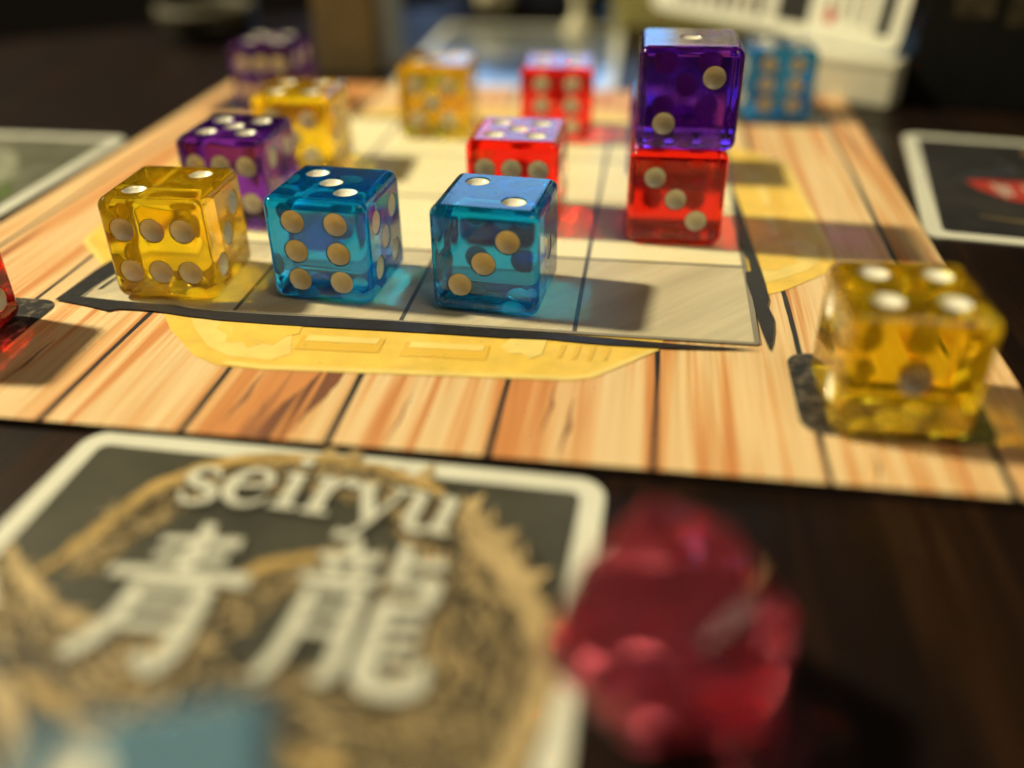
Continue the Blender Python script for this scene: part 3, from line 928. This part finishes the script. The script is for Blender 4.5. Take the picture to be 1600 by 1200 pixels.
sl = thing('slate_box', 'slate blue box standing against the brown cardboard box', 'box', None, (0.235, 6.0, TZ + 0.002), R(2))
bevel_box('box_body', 0.0, 0.0, 0.0, 0.15, 0.7, 2.0, m_slate, sl, 0.02)
bevel_box('box_lid', -0.006, -0.006, 2.005, 0.156, 0.706, 2.2, m_slate, sl, 0.02)

nv = thing('dark_blue_pouch', 'dark blue cloth pouch lying beyond the glossy far card', 'pouch', None, (1.55, 10.0, TZ + 0.002), 0)
def lump(name, sx, sy, sz, mat, parent, seed, amp=0.08, cxyz=(0, 0, 0)):
    rnd = random.Random(seed)
    ph = [rnd.uniform(0, 6.3) for _ in range(6)]
    bm = bmesh.new()
    bmesh.ops.create_icosphere(bm, subdivisions=4, radius=1.0)
    for v in bm.verts:
        p = v.co.copy()
        k = 1 + amp * (math.sin(3 * p.x + ph[0]) * math.sin(4 * p.y + ph[1]) + 0.6 * math.sin(6 * p.z + ph[2]) * math.sin(5 * p.x + ph[3]))
        z = p.z * k
        z = max(z, -0.75)
        v.co = Vector(((p.x * k) * sx + cxyz[0], (p.y * k) * sy + cxyz[1], (z + 0.75) * sz + cxyz[2])) * S
    for f in bm.faces:
        f.smooth = True
    me = bpy.data.meshes.new(name)
    bm.to_mesh(me); bm.free()
    return link(name, me, mat, parent)
lump('cloth_body', 1.5, 0.6, 0.55, m_navy, nv, 3, 0.10)
lump('cloth_neck', 0.28, 0.26, 0.30, m_cream, nv, 5, 0.06, (-0.55, -0.50, 0.10))

ol = thing('olive_box', 'olive yellow box lying on the table behind the stacked dice', 'box', None, (2.75, 8.9, TZ + 0.002), R(-8))
bevel_box('box_body', 0.0, 0.0, 0.0, 2.2, 1.0, 0.52, m_olive, ol, 0.04)
bevel_box('box_lid', -0.02, -0.02, 0.53, 2.22, 1.02, 0.70, m_olive, ol, 0.03)

# cream pawn beside the olive box: lathe
pw = thing('cream_pawn', 'cream plastic pawn standing beside the olive yellow box', 'pawn', None, (2.32, 8.55, TZ + 0.002), 0)
def lathe_part(name, prof, mat, parent, seg=32):
    v_, f_2 = lathe_cap(prof, seg)
    me = mesh(name, v_, f_2)
    bm = bmesh.new(); bm.from_mesh(me)
    bmesh.ops.recalc_face_normals(bm, faces=bm.faces)
    for f in bm.faces:
        f.smooth = True
    bm.to_mesh(me); bm.free()
    return link(name, me, mat, parent)
lathe_part('pawn_base', [(0, 0), (0.22, 0), (0.23, 0.05), (0.20, 0.10), (0.12, 0.16), (0.09, 0.28), (0.08, 0.42), (0, 0.42)], m_cream, pw)
lathe_part('pawn_head', [(0, 0.41)] + [(0.16 * math.sin(R(a)), 0.56 - 0.16 * math.cos(R(a))) for a in range(18, 180, 18)] + [(0, 0.72)], m_cream, pw)

# dim clutter at the far left
mg = thing('dark_bowl', 'low dark bowl with cream rim standing far beyond the purple corner die', 'bowl', None, (-2.55, 7.6, TZ + 0.002), 0)
m_mug = mat_flat('dark glazed pottery', (0.020, 0.017, 0.012), 0.4, 0.4, 0.3, 3)
lathe_part('bowl_body', [(0, 0), (0.55, 0), (0.60, 0.06), (0.62, 0.2), (0.62, 0.32), (0.56, 0.32), (0.54, 0.1), (0, 0.1)], m_mug, mg)
lathe_part('bowl_rim', [(0.54, 0.325), (0.64, 0.325), (0.65, 0.38), (0.63, 0.46), (0.57, 0.46), (0.55, 0.38), (0.54, 0.325)], mat_flat('dull glazed rim', (0.10, 0.085, 0.05), 0.6), mg)

# ---------------------------------------------------------------- the rose acrylic gem
def build_gem():
    rnd = random.Random(9)
    pts = []
    for k in range(6):                       # flat foot, girdle and broad flat table of a hexagonal cut
        a = R(60 * k + 16)
        j = lambda q: rnd.uniform(-q, q)
        pts.append((0.27 * math.cos(a), 0.25 * math.sin(a), 0.0))
        pts.append((0.44 * math.cos(a) + j(.012), 0.40 * math.sin(a) + j(.012), 0.20 + j(.015)))
        pts.append((0.43 * math.cos(a) + j(.012), 0.39 * math.sin(a) + j(.012), 0.34 + j(.015)))
        pts.append((0.255 * math.cos(a + 0.5), 0.225 * math.sin(a + 0.5), 0.58 + 0.10 * math.sin(a + 0.5)))
    pts += [(-0.09, 0.24, 0.69), (-0.02, 0.19, 0.69)]
    bm = bmesh.new()
    for p in pts:
        bm.verts.new(Vector(p))
    bmesh.ops.convex_hull(bm, input=list(bm.verts))
    bmesh.ops.dissolve_limit(bm, angle_limit=R(5), verts=list(bm.verts), edges=list(bm.edges))
    bmesh.ops.bevel(bm, geom=list(bm.edges), offset=0.012, segments=2, profile=0.5, affect='EDGES', clamp_overlap=True)
    bmesh.ops.recalc_face_normals(bm, faces=bm.faces)
    bmesh.ops.scale(bm, vec=(S * 0.94, S * 0.94, S * 0.94), verts=list(bm.verts))
    me = bpy.data.meshes.new('gem')
    bm.to_mesh(me); bm.free()
    o = link('gem', me, G['gem'])
    o.location = Vector((3.51, -2.37, TZ + 0.020)) * S
    o['label'] = 'chunky rose red acrylic gem lying at the edge of the dragon card'
    o['category'] = 'gem'
    return o
build_gem()
